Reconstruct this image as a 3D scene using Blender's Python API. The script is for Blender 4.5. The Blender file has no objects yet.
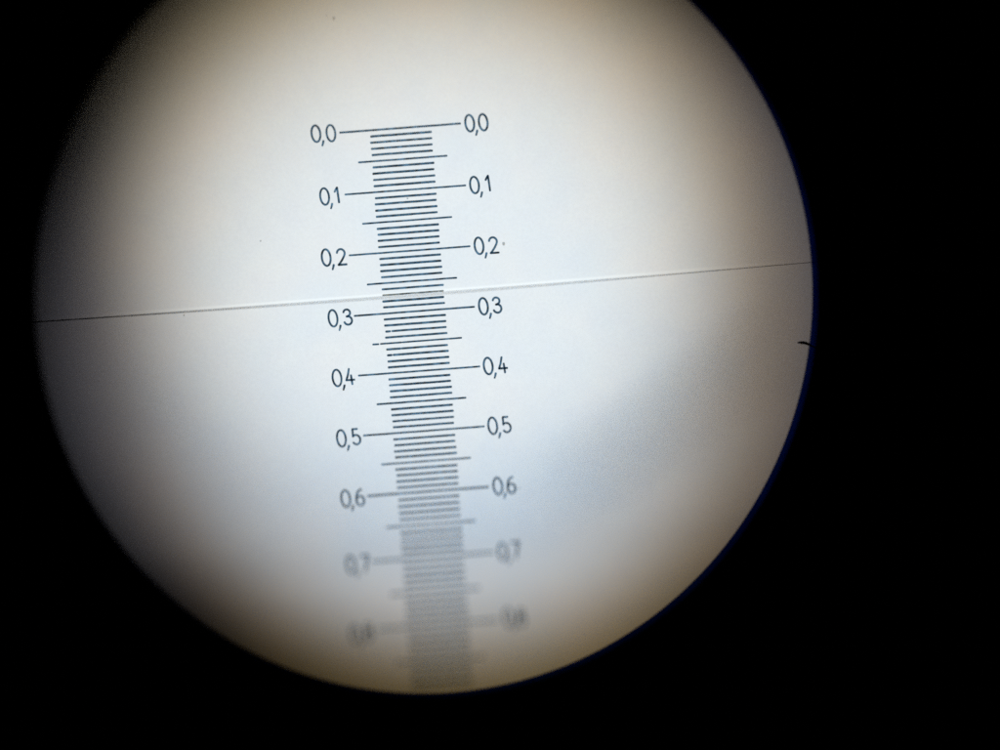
import bpy, bmesh, math, random
from mathutils import Vector, Matrix
random.seed(7)
S = bpy.context.scene
COL = S.collection

# ------------------------------------------------------------------ camera
D = 2.0                                   # camera height above the scale's plane of focus
cd = bpy.data.cameras.new('camera'); cam = bpy.data.objects.new('camera', cd); COL.objects.link(cam)
cam.location = (0, 0, D)
cd.sensor_width = 36; cd.lens = 36 * D    # frame is 1.0 wide at z = 0
cd.clip_start = 0.02; cd.clip_end = 50
cd.dof.use_dof = True; cd.dof.focus_distance = D
APER = 0.45
cd.dof.aperture_fstop = cd.lens * 1e-3 / APER
cd.dof.aperture_ratio = 1.25
S.camera = cam

# ------------------------------------------------------------------ world, exposure
w = bpy.data.worlds.new('World'); S.world = w; w.use_nodes = True
w.node_tree.nodes['Background'].inputs[0].default_value = (0, 0, 0, 1)
w.node_tree.nodes['Background'].inputs[1].default_value = 0
vs = S.view_settings
vs.view_transform = 'Standard'; vs.look = 'None'; vs.gamma = 1; vs.exposure = 0; vs.use_curve_mapping = False
S.cycles.use_denoising = False
S.cycles.use_adaptive_sampling = False
S.cycles.max_bounces = 8; S.cycles.transmission_bounces = 8; S.cycles.transparent_max_bounces = 12
S.cycles.filter_width = 1.6

# ------------------------------------------------------------------ units: thousandths of the frame width, y downwards
def W(px, py, z=0.0):
    k = (D - z) / D / 1000.0
    return Vector(((px - 500) * k, (375 - py) * k, z))

# the lamps of the illuminator below the plate
def spot(name, px, py, h, r, watts, color, blend=1.0, sx=1.0, rot=0.0, soft=0.01):
    l = bpy.data.lights.new(name, 'SPOT'); o = bpy.data.objects.new(name, l); COL.objects.link(o)
    o.location = W(px, py, 0) + Vector((0, 0, -h)); o.rotation_euler = (math.pi, 0, math.radians(rot)); o.scale = (sx, 1, 1)
    l.spot_size = 2 * math.atan(r / h); l.spot_blend = blend
    l.energy = watts; l.color = color; l.shadow_soft_size = soft
    return o
spot('cool_lamp', 440.2, 331.5, 1.3, 0.400, 50.8, (0.395, 0.682, 1.0), .889, .858, 6.0, .03)
spot('warm_lamp', 458.3, 325.4, 1.3, 0.501, 18.4, (1.0, 0.66, 0.18), .711, .782, 6.1, .03)
spot('fill_lamp', 459.8, 321.7, 1.3, 0.414, 9.6, (0.878, 0.863, 1.0), .499, 1.099, 11.2, .03)
spot('upper_lamp', 425.3, 206.2, 1.3, 0.342, 22.1, (0.99, 0.892, 0.672), .753, 1.063, -3.0, .03)

# ------------------------------------------------------------------ helpers
def new_mesh(name, verts, faces, mat, parent=None, smooth=False):
    me = bpy.data.meshes.new(name); me.from_pydata(verts, [], faces); me.validate()
    me.materials.append(mat)
    bm = bmesh.new(); bm.from_mesh(me); bmesh.ops.recalc_face_normals(bm, faces=bm.faces); bm.to_mesh(me); bm.free()
    if smooth:
        for p in me.polygons: p.use_smooth = True
    o = bpy.data.objects.new(name, me); COL.objects.link(o)
    if parent: o.parent = parent
    return o
def tag(o, label=None, cat=None, group=None):
    if label: o['label'] = label
    if cat: o['category'] = cat
    if group: o['group'] = group
    return o
def empty(name, label, cat, group=None):
    o = bpy.data.objects.new(name, None); COL.objects.link(o); o.empty_display_size = 0.05
    return tag(o, label, cat, group)
def mat(name):
    m = bpy.data.materials.new(name); m.use_nodes = True
    nt = m.node_tree; nt.nodes.clear()
    out = nt.nodes.new('ShaderNodeOutputMaterial')
    return m, nt, out
def N(nt, t, **kw):
    n = nt.nodes.new(t)
    for k, v in kw.items(): setattr(n, k, v)
    return n
def noise(nt, scale, detail=3, vec=None):
    n = N(nt, 'ShaderNodeTexNoise'); n.inputs['Scale'].default_value = scale; n.inputs['Detail'].default_value = detail
    if vec: nt.links.new(vec, n.inputs['Vector'])
    return n
def ramp(nt, fac, a, b, c0, c1):
    r = N(nt, 'ShaderNodeValToRGB'); e = r.color_ramp.elements
    e[0].position = a; e[0].color = (*c0, 1); e[1].position = b; e[1].color = (*c1, 1)
    nt.links.new(fac, r.inputs[0]); return r

# ------------------------------------------------------------------ materials
# frosted opal glass of the scale plate, with the index line's bright halo painted in
PALE_A, PALE_B = (35, 319.0), (805, 259.6)
def plate_material():
    m, nt, out = mat('opal_glass'); L = nt.links.new
    tc = N(nt, 'ShaderNodeTexCoord')
    tr = N(nt, 'ShaderNodeBsdfTranslucent'); L(tr.outputs[0], out.inputs[0])
    big = noise(nt, 14, 4, tc.outputs['Object'])
    r1 = ramp(nt, big.outputs['Fac'], .3, .7, (.885, .90, .91), (.92, .91, .90))
    fine = noise(nt, 330, 2, tc.outputs['Object'])
    r2 = ramp(nt, fine.outputs['Fac'], .25, .75, (.95, .95, .95), (1, 1, 1))
    mid = noise(nt, 60, 3, tc.outputs['Object'])
    r3 = ramp(nt, mid.outputs['Fac'], .3, .7, (.985, .98, .985), (1, 1, .99))
    m1 = N(nt, 'ShaderNodeMix', data_type='RGBA', blend_type='MULTIPLY'); m1.inputs[0].default_value = 1
    L(r1.outputs[0], m1.inputs[6]); L(r2.outputs[0], m1.inputs[7])
    m2 = N(nt, 'ShaderNodeMix', data_type='RGBA', blend_type='MULTIPLY'); m2.inputs[0].default_value = 1
    L(m1.outputs[2], m2.inputs[6]); L(r3.outputs[0], m2.inputs[7])
    # painted halo above the index line: distance from a shallow arc across the disc, faded out towards both ends
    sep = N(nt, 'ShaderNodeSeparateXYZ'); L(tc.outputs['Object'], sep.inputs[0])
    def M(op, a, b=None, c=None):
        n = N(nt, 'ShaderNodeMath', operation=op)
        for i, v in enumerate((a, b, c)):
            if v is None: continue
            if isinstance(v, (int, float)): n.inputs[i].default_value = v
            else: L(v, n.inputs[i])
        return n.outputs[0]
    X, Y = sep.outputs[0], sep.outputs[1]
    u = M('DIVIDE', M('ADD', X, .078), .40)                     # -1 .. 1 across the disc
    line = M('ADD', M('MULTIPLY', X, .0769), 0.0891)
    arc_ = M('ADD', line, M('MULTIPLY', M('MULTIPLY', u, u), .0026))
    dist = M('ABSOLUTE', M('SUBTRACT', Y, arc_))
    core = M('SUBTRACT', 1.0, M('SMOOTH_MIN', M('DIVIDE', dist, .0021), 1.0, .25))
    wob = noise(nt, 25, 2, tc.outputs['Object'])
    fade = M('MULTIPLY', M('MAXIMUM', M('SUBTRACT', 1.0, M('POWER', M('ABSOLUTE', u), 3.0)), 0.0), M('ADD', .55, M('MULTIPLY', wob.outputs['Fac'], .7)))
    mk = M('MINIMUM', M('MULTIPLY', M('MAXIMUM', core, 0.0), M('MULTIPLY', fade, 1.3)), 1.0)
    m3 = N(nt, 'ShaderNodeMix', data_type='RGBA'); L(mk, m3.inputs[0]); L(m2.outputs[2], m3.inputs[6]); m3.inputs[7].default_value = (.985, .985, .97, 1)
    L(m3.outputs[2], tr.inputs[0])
    return m
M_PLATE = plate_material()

def ink_material(name, col, through):
    m, nt, out = mat(name); L = nt.links.new
    d = N(nt, 'ShaderNodeBsdfDiffuse'); d.inputs[0].default_value = (*col, 1)
    t = N(nt, 'ShaderNodeBsdfTransparent')
    tc = N(nt, 'ShaderNodeTexCoord'); n = noise(nt, 160, 3, tc.outputs['Object'])
    r = ramp(nt, n.outputs['Fac'], .3, .75, tuple(c * .55 for c in through), tuple(min(1, c * 1.6) for c in through))
    L(r.outputs[0], t.inputs[0])
    a = N(nt, 'ShaderNodeAddShader'); L(d.outputs[0], a.inputs[0]); L(t.outputs[0], a.inputs[1]); L(a.outputs[0], out.inputs[0])
    return m
M_INK = ink_material('blue_black_ink', (.012, .018, .024), (.24, .335, .405))
M_GREY = ink_material('pale_grey_ink', (.02, .022, .022), (.42, .44, .44))  # lighter, more see-through ink for the tick beside the index line
M_LINE = ink_material('hair_line_lacquer', (.012, .012, .013), (.34, .34, .34))
M_DUST = ink_material('grey_dust', (.03, .03, .026), (.89, .88, .86))
M_LINT = ink_material('black_lint', (.005, .006, .008), (.03, .04, .05))

def black_material(name, v):
    m, nt, out = mat(name); L = nt.links.new
    b = N(nt, 'ShaderNodeBsdfDiffuse'); b.inputs['Roughness'].default_value = .8
    tc = N(nt, 'ShaderNodeTexCoord'); n = noise(nt, 90, 4, tc.outputs['Object'])
    r = ramp(nt, n.outputs['Fac'], .3, .7, (v * .7, v * .7, v * .8), (v * 1.3, v * 1.3, v * 1.4)); L(r.outputs[0], b.inputs['Color'])
    L(b.outputs[0], out.inputs[0]); return m
M_BLACK = black_material('matt_black_paint', .0012)
M_HOUSE = black_material('black_housing_paint', .01)

def fringe_material():  # the lens's blue colour fringe, put into the tint of a ring
    m, nt, out = mat('blue_lens_fringe'); L = nt.links.new
    t = N(nt, 'ShaderNodeBsdfTransparent')
    tc = N(nt, 'ShaderNodeTexCoord'); n = noise(nt, 30, 3, tc.outputs['Object'])
    r = ramp(nt, n.outputs['Fac'], .3, .7, (.03, .10, .38), (.06, .15, .46)); L(r.outputs[0], t.inputs[0])
    L(t.outputs[0], out.inputs[0]); return m
M_FRINGE = fringe_material()

# ------------------------------------------------------------------ the scale's own frame
ANG = math.radians(4.35)
U = (math.cos(ANG), -math.sin(ANG)); V = (math.sin(ANG), math.cos(ANG))
CENT = [(400.3, 128.05), (405.1, 190.05), (409.8, 250.8), (414.4, 311.3), (419.2, 371.1), (423.9, 431.1),
        (428.3, 491.4), (433.0, 557.0), (437.9, 624.6), (443.0, 694.0)]
TT = [(c[0] - CENT[0][0]) * V[0] + (c[1] - CENT[0][1]) * V[1] for c in CENT]
def lerp_table(tab, x):
    if x <= tab[0][0]: return tab[0][1]
    for (a, fa), (b, fb) in zip(tab, tab[1:]):
        if x <= b: 
            return fa + (fb - fa) * (x - a) / (b - a)
    return tab[-1][1]
BLUR = [(-200, 4.2), (-60, 2.8), (0, 1.8), (60, .6), (120, 0), (190, 0), (243, .6), (304, 2.0), (364, 4.9), (397, 6.6), (410, 7.6), (430, 10.6), (446, 12.8), (464, 13.9), (498, 15.0), (532, 15.5), (568, 16.4), (640, 18.5)]
def smooth_blur(t):                        # a small moving average rounds the table's corners
    return sum(lerp_table(BLUR, t + d) for d in (-21, -14, -7, 0, 7, 14, 21)) / 7
def sag(px, py):                           # how far the plate dips below the plane of focus
    t = (px - CENT[0][0]) * V[0] + (py - CENT[0][1]) * V[1]
    return -smooth_blur(t) * 1e-3 * D / APER
def on_plate(px, py, lift): 
    return W(px, py, sag(px, py) + lift)
def scale_point(s):
    i = max(0, min(8, int(s))); f = s - i
    a, b = CENT[i], CENT[i + 1]
    # slight quadratic correction keeps the spacing change smooth
    return (a[0] + (b[0] - a[0]) * f, a[1] + (b[1] - a[1]) * f)

# ------------------------------------------------------------------ scale plate
plate = empty('scale_plate', 'round white opal glass scale plate with dark ruled ticks and decimal numbers', 'scale')
CX, CY, PR = 423, 293, 432
def build_plate():
    rings, seg = 80, 168
    verts, faces = [], []
    for side in (0, 1):
        base = len(verts); off = -.008 * side
        verts.append(on_plate(CX, CY, off))
        for i in range(1, rings + 1):
            r = PR * i / rings
            for k in range(seg):
                a = 2 * math.pi * k / seg
                verts.append(on_plate(CX + r * math.cos(a), CY + r * math.sin(a), off))
        for k in range(seg):
            f = (base, base + 1 + k, base + 1 + (k + 1) % seg); faces.append(f if side else f[::-1])
        for i in range(rings - 1):
            a0 = base + 1 + i * seg; b0 = a0 + seg
            for k in range(seg):
                k2 = (k + 1) % seg
                f = (a0 + k, b0 + k, b0 + k2, a0 + k2); faces.append(f if side else f[::-1])
    n = 1 + rings * seg; e0 = 1 + (rings - 1) * seg; e1 = n + e0
    for k in range(seg):
        k2 = (k + 1) % seg; faces.append((e0 + k, e0 + k2, e1 + k2, e1 + k))
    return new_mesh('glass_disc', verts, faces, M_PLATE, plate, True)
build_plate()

LIFT0, LIFT1 = .0005, .0013
def ribbon(verts, faces, pts, width, lift0=LIFT0, lift1=LIFT1, closed=False, taper=None):
    """a flat raised stroke with rounded ends along px points lying on the plate"""
    n = len(pts); left, right = [], []
    for i, p in enumerate(pts):
        if closed: a, b = pts[i - 1], pts[(i + 1) % n]
        else: a, b = pts[max(0, i - 1)], pts[min(n - 1, i + 1)]
        dx, dy = b[0] - a[0], b[1] - a[1]; l = math.hypot(dx, dy) or 1
        nx, ny = -dy / l, dx / l; h = width / 2 * (taper(i / max(1, n - 1)) if taper else 1)
        left.append((p[0] + nx * h, p[1] + ny * h)); right.append((p[0] - nx * h, p[1] - ny * h))
    if closed:
        base = len(verts)
        for l, r in zip(left, right):
            verts += [on_plate(*l, lift1), on_plate(*r, lift1), on_plate(*r, lift0), on_plate(*l, lift0)]
        for i in range(n):
            a, b = base + 4 * i, base + 4 * ((i + 1) % n)
            for q in range(4): faces.append((a + q, b + q, b + (q + 1) % 4, a + (q + 1) % 4))
        return
    def cap(p, l, r, sgn):                 # two extra points make a rounded end
        dx, dy = (l[0] - r[0]) / 2, (l[1] - r[1]) / 2
        ux, uy = dy * sgn, -dx * sgn
        return [(p[0] + ux * .75 + dx * .65, p[1] + uy * .75 + dy * .65), (p[0] + ux * .75 - dx * .65, p[1] + uy * .75 - dy * .65)]
    c0 = cap(pts[0], left[0], right[0], -1); c1 = cap(pts[-1], left[-1], right[-1], 1)
    left = [c0[0]] + left + [c1[0]]; right = [c0[1]] + right + [c1[1]]
    base = len(verts); n = len(left)
    for l, r in zip(left, right):
        verts += [on_plate(*l, lift1), on_plate(*r, lift1), on_plate(*r, lift0), on_plate(*l, lift0)]
    for i in range(n - 1):
        a, b = base + 4 * i, base + 4 * (i + 1)
        for q in range(4): faces.append((a + q, b + q, b + (q + 1) % 4, a + (q + 1) % 4))
    faces.append((base, base + 1, base + 2, base + 3)); e = base + 4 * (n - 1); faces.append((e + 3, e + 2, e + 1, e))

# ticks: gaps are chips in the ruling, given as (from, to) in px along the tick
GAPS = {33: [(-25.8, -23.7)], 35: [(-38.4, -36.2), (-31.2, -30.2), (-15.4, -14.1)], 36: [(-17.0, -15.4)], 37: [(-26.2, -24.2)], 
        53: [(-30.5, -28.2)], 7: [(13, 13.6)], 14: [(5, 5.5)]}
for k in range(0, 90):
    s = k / 10; c = scale_point(s)
    if k % 10 == 0: name, half, th = 'long_tick_mark', 60.3, 1.95
    elif k % 5 == 0: name, half, th = 'half_tick_mark', 44.3, 1.85
    else: name, half, th = 'tick_mark', 30.2, 2.2
    m = M_GREY if k == 27 else M_INK
    if k == 27: th = 1.8
    verts, faces = [], []
    x0, x1 = -half + random.uniform(-.4, .4), half + random.uniform(-.4, .4)
    cuts = sorted(GAPS.get(k, [])); spans = []; a = x0
    for g0, g1 in cuts: spans.append((a, g0)); a = g1
    spans.append((a, x1))
    jit = random.uniform(-.12, .12) * (1 if k < 69 else 4)
    for a, b in spans:
        n = max(2, int((b - a) / 10) + 1)
        pts = []
        for i in range(n):
            u = a + (b - a) * i / (n - 1)
            j = jit + random.uniform(-.07, .07)
            pts.append((c[0] + U[0] * u + V[0] * j, c[1] + U[1] * u + V[1] * j))
        ribbon(verts, faces, pts, th * random.uniform(.94, 1.06))
    o = new_mesh(name, verts, faces, m, plate)
    if k == 27: tag(o, 'pale grey tick just above the index line')
    elif k in (33, 37): tag(o, 'tick with a chipped gap near its left end')
    elif k == 35: tag(o, 'half tick broken into dashes at its left end')

# numerals: centre-line strokes in a box 1 wide (-.5 .. .5) and 1 high (-.5 top .. .5 bottom)
def arc(cx, cy, rx, ry, a0, a1, n):
    return [(cx + rx * math.cos(math.radians(a0 + (a1 - a0) * i / n)), cy + ry * math.sin(math.radians(a0 + (a1 - a0) * i / n))) for i in range(n + 1)]
GLYPH = {
 '0': [('c', arc(0, 0, .5, .5, 0, 348.75, 31))],
 '1': [('o', [(-.30, -.23), (-.16, -.36), (.03, -.50)]), ('o', [(.03, -.50), (.05, -.1), (.07, .47)])],
 '2': [('o', arc(.0, -.235, .45, .265, 188, 372, 14) + [(.36, -.06), (.1, .17), (-.18, .37), (-.42, .5)]), ('o', [(-.42, .5), (0, .5), (.52, .5)])],
 '3': [('o', arc(-.04, -.285, .385, .215, 190, 425, 16) + [(-.04, -.055)]), ('o', [(-.12, -.05), (.06, -.045)] + arc(.0, .21, .46, .27, -70, 160, 18))],
 '4': [('o', [(.02, -.52), (-.16, -.15), (-.42, .20)]), ('o', [(-.42, .2), (.1, .2), (.52, .2)]), ('o', [(.18, -.10), (.20, .2), (.22, .48)])],
 '5': [('o', [(.22, -.5), (-.05, -.5), (-.32, -.5)]), ('o', [(-.32, -.5), (-.33, -.25), (-.35, -.02)]), ('o', [(-.33, -.03), (-.2, -.11)] + arc(.0, .185, .46, .30, -100, 145, 20))],
 '6': [('o', [(.26, -.5), (.02, -.48), (-.22, -.36), (-.38, -.15), (-.44, .1)] + arc(0, .2, .45, .30, 200, 180, 2)), ('c', arc(0, .2, .45, .30, 0, 345, 23))],
 '7': [('o', [(-.45, -.5), (0, -.5), (.45, -.5)]), ('o', [(.45, -.5), (.22, -.15), (.05, .2), (-.08, .5)])],
 '8': [('c', arc(0, -.27, .36, .23, 0, 345, 23)), ('c', arc(0, .21, .45, .29, 0, 345, 23))],
}
LEAN = 0.045
def glyph(ch, px, py, w, h, stroke):
    verts, faces = [], []
    for kind, pts in GLYPH[ch]:
        q = []
        for (x, y) in pts:
            a, b = x * w - y * h * LEAN * -1, y * h
            q.append((px + U[0] * a + V[0] * b, py + U[1] * a + V[1] * b))
        ribbon(verts, faces, q, stroke * random.uniform(.97, 1.04), closed=(kind == 'c'))
    return verts, faces
RIGHT = [((469.7, 123.2), (483.2, 122.3)), ((474.5, 185.0), (488.6, 183.4)), ((479.0, 245.8), (493.4, 245.1)), ((483.4, 306.3), (497.0, 305.2)),
         ((488.2, 366.0), (502.3, 365.2)), ((492.7, 425.8), (506.4, 424.7)), ((497.8, 486.0), (511.2, 485.2)), ((502.6, 551.4), (516.0, 549.8)), ((508.2, 617.4), (521.4, 617.2))]
LEFT = [((315.9, 133.7), (330.9, 133.2)), ((324.6, 196.5), (337.6, 195.2)), ((326.2, 257.6), (341.2, 256.9)), ((333.0, 318.3), (347.6, 317.2)),
        ((337.0, 378.0), (349.6, 376.9)), ((341.4, 438.4), (356.0, 436.8)), ((345.7, 498.6), (360.0, 497.5)), ((350.8, 564.4), (365.4, 563.4)), ((354.8, 634.2), (368.8, 632.0))]
for side, rows in (('left', LEFT), ('right', RIGHT)):
    for i, (p0, p1) in enumerate(rows):
        num = bpy.data.objects.new('numeral', None); COL.objects.link(num); num.parent = plate; num.empty_display_size = .01
        tag(num, 'engraved number 0,%d at the %s end of its long tick' % (i, side))
        v, f = glyph('0', p0[0], p0[1], 8.7, 16.6, 2.1); new_mesh('digit', v, f, M_INK, num)
        h1 = 15.6 if i else 16.4
        v, f = glyph(str(i), p1[0], p1[1], 8.6, h1, 2.1); new_mesh('digit', v, f, M_INK, num)
        cx, cy = p0[0] + 7.0, p0[1] + 9.6
        v, f = [], []
        ribbon(v, f, [(cx + .55, cy - 2.3), (cx + .1, cy), (cx - .55, cy + 2.4)], 2.3, taper=lambda x: 1.0 - .25 * x)
        new_mesh('comma', v, f, M_INK, num)

# ------------------------------------------------------------------ index line across the field
line = empty('index_line', 'thin grey hair line crossing the whole field between ticks 0,27 and 0,28', 'hair line')
LP = [(22, 322.9), (35, 322), (100, 316.6), (160, 313.4), (230, 308.8), (300, 304), (380, 298.3), (457, 292.6), (560, 283.2), (680, 274.2), (740, 266.7), (772, 264.8), (805, 262.6), (822, 261.4)]
def line_at(x):                            # smooth curve through the measured run
    t = (x - 22) / 800
    base = 322.9 + (261.4 - 322.9) * t
    return base + 2.6 * math.sin(math.pi * min(1, max(0, t)) ** 1.0) 
def line_bow(x):                           # the thread stands off the plate in the middle and rests at both ends
    t = (x - 22) / 800
    return .0018 + .016 * math.sin(math.pi * t) ** 1.5
def tube_px(pts, rad, zf, seg=8, taper=None):
    verts, faces = [], []; n = len(pts)
    for i, (x, y) in enumerate(pts):
        a, b = pts[max(0, i - 1)], pts[min(n - 1, i + 1)]
        dx, dy = b[0] - a[0], b[1] - a[1]; l = math.hypot(dx, dy); nx, ny = -dy / l, dx / l
        r = rad * (taper(i / (n - 1)) if taper else 1)
        for k in range(seg):
            an = 2 * math.pi * k / seg
            verts.append(W(x + nx * r * math.cos(an), y + ny * r * math.cos(an), zf(x, y) + r * 1e-3 * math.sin(an)))
    for i in range(n - 1):
        for k in range(seg):
            k2 = (k + 1) % seg; faces.append((i * seg + k, i * seg + k2, (i + 1) * seg + k2, (i + 1) * seg + k))
    faces.append(tuple(range(seg))); faces.append(tuple(range((n - 1) * seg, n * seg)))
    return verts, faces
xs = [22 + 10 * i for i in range(81)]
pts = [(x, line_at(x)) for x in xs]
v, f = tube_px(pts, .45, lambda x, y: line_bow(x), taper=lambda t: 1.0 + .9 * max(0, .5 - t) ** 1.5 * 2 - .3 * max(0, t - .6) / .4)
new_mesh('thread', v, f, M_LINE, line, True)

# ------------------------------------------------------------------ eyepiece
eye = empty('eyepiece', 'black eyepiece barrel whose round opening frames the lit scale plate', 'eyepiece')
EC, ER = (423.3, 293.3), (389.0, 399.8)
def ellipse_ring(name, c_in, r_in, c_out, r_out, z_in, z_top, z_bot, m, seg=256, chamfer=4, tilt=0.0):
    """a plate with an oval hole: bevelled inner lip, flat top and bottom"""
    verts, faces = [], []
    prof = [(0, 0, z_in), (chamfer, 0, z_top), (0, 1, z_top), (0, 1, z_bot), (chamfer, 0, z_bot)]
    for k in range(seg):
        a = 2 * math.pi * k / seg; ca, sa = math.cos(a), math.sin(a)
        for off, o, z in prof:
            if o: x, y = c_out[0] + r_out[0] * ca, c_out[1] + r_out[1] * sa
            else: x, y = c_in[0] + (r_in[0] + off) * ca, c_in[1] + (r_in[1] + off) * sa
            zz = z + (0 if o else tilt * (.85 * (EC[0] - x) + .5 * (EC[1] - y)) * 1e-3)
            verts.append(W(x, y, zz))
    n = len(prof)
    for k in range(seg):
        k2 = (k + 1) % seg
        for q in range(n):
            q2 = (q + 1) % n; faces.append((k * n + q, k2 * n + q, k2 * n + q2, k * n + q2))
    return new_mesh(name, verts, faces, m, eye)
ellipse_ring('blue_fringe_ring', EC, ER, (430, 300), (440, 450), .037, .039, .035, M_FRINGE, tilt=.062)  # added ring standing in for the blue colour fringe at the rim
ellipse_ring('field_stop', (EC[0] + 3.4, EC[1] + 1.8), (ER[0] + 2.2, ER[1] + 2.2), (430, 300), (1000, 1000), .048, .055, .044, M_BLACK, tilt=.062)
def tube(name, r0, r1, z0, z1, m, seg=128):
    verts, faces = [], []
    prof = [(r0, z0), (r0, z1), (r1, z1), (r1, z0)]
    c = W(430, 300)
    for k in range(seg):
        a = 2 * math.pi * k / seg
        for r, z in prof: verts.append(Vector((c.x + r * math.cos(a), c.y + r * math.sin(a), z)))
    for k in range(seg):
        k2 = (k + 1) % seg
        for q in range(4): faces.append((k * 4 + q, k2 * 4 + q, k2 * 4 + (q + 1) % 4, k * 4 + (q + 1) % 4))
    return new_mesh(name, verts, faces, m, eye, False)
tube('barrel', .560, .600, .15, .30, M_BLACK)
tube('eye_rim', .455, .610, .302, .33, M_BLACK)
# lamp housing: a closed black can below the plate
def can(name, r, z0, z1, m, seg=64):
    c = W(430, 300); verts, faces = [], []
    for rr, zz in ((r, z1), (r, z0), (r + .02, z0 - .02), (r + .02, z1)):
        for k in range(seg):
            a = 2 * math.pi * k / seg; verts.append(Vector((c.x + rr * math.cos(a), c.y + rr * math.sin(a), zz)))
    for q in range(4):
        if q == 1: continue
        for k in range(seg):
            k2 = (k + 1) % seg; a, b = q * seg, ((q + 1) % 4) * seg
            faces.append((a + k, a + k2, b + k2, b + k))
    faces.append(tuple(range(seg, 2 * seg))); faces.append(tuple(range(2 * seg, 3 * seg)))
    return new_mesh(name, verts, faces, m, eye)
can('lamp_housing', .60, -1.6, -.01, M_HOUSE)
def bar(name, a, b, r, m, seg=16):
    verts, faces = [], []; d = (b - a).normalized(); n1 = d.cross(Vector((0, 0, 1))).normalized(); n2 = d.cross(n1)
    for p in (a, b):
        for k in range(seg):
            t = 2 * math.pi * k / seg; verts.append(p + n1 * r * math.cos(t) + n2 * r * math.sin(t))
    for k in range(seg): faces.append((k, (k + 1) % seg, seg + (k + 1) % seg, seg + k))
    faces += [tuple(range(seg)), tuple(range(seg, 2 * seg))]
    return new_mesh(name, verts, faces, m, eye, True)
LAMP = Vector((-.058, .043, -1.3))
def under(px, py): return W(px, py) * .35 + LAMP * .65        # a third of the way up from the lamps to the plate
bar('shade_bar', under(575, 490), under(810, 326), .0025, M_HOUSE)  # unseen bar, added to cast the soft dim band at lower right

# ------------------------------------------------------------------ lint fibre on the rim, dust specks
v, f = tube_px([(797.6, 342.6), (800, 342.6), (803, 342.6), (806, 343.2), (809, 344.5), (812, 346.0), (816, 348.5)], 1.35, lambda x, y: .006, taper=lambda t: .55 + .6 * math.sin(math.pi * min(1, t * 1.2)))
tag(new_mesh('lint_fibre', v, f, M_LINT, None, True), 'short curved black lint fibre poking in from the right rim', 'lint')
def speck(px, py, r, label, m=M_DUST, ax=1.0):
    verts, faces = [], []; n = 9
    ph = random.random() * 6
    for lift, k in ((.0004, 1.0), (.0011, .8)):
        for i in range(n):
            a = 2 * math.pi * i / n; rr = r * k * (1 + .25 * math.sin(2 * a + ph) + random.uniform(-.12, .12))
            verts.append(on_plate(px + rr * math.cos(a), py + rr * math.sin(a) * ax, lift))
    for i in range(n):
        j = (i + 1) % n; faces.append((i, j, n + j, n + i))
    faces.append(tuple(range(n - 1, -1, -1))); faces.append(tuple(range(n, 2 * n)))
    tag(new_mesh('dust_speck', verts, faces, m), label, 'dust speck', 'dust specks on the scale plate')
speck(503.6, 243.8, 1.7, 'pale grey smudge of dust just right of the upper right 0,2')
speck(333.8, 18.2, 1.0, 'dark dust speck near the top edge above the left 0,0', ax=1.6)
speck(326.9, 15.4, .9, 'faint dust speck near the top edge, left of a darker one', ax=.6)
speck(260.5, 241.0, 1.0, 'tiny dust speck on the blank plate left of 0,2')
speck(184.0, 315.2, .9, 'tiny dust speck just below the index line at far left')
speck(407.5, 198.4, .8, 'tiny dust speck between the first ticks below 0,1')
speck(519.4, 488.2, .8, 'tiny dust speck just right of the right 0,6')
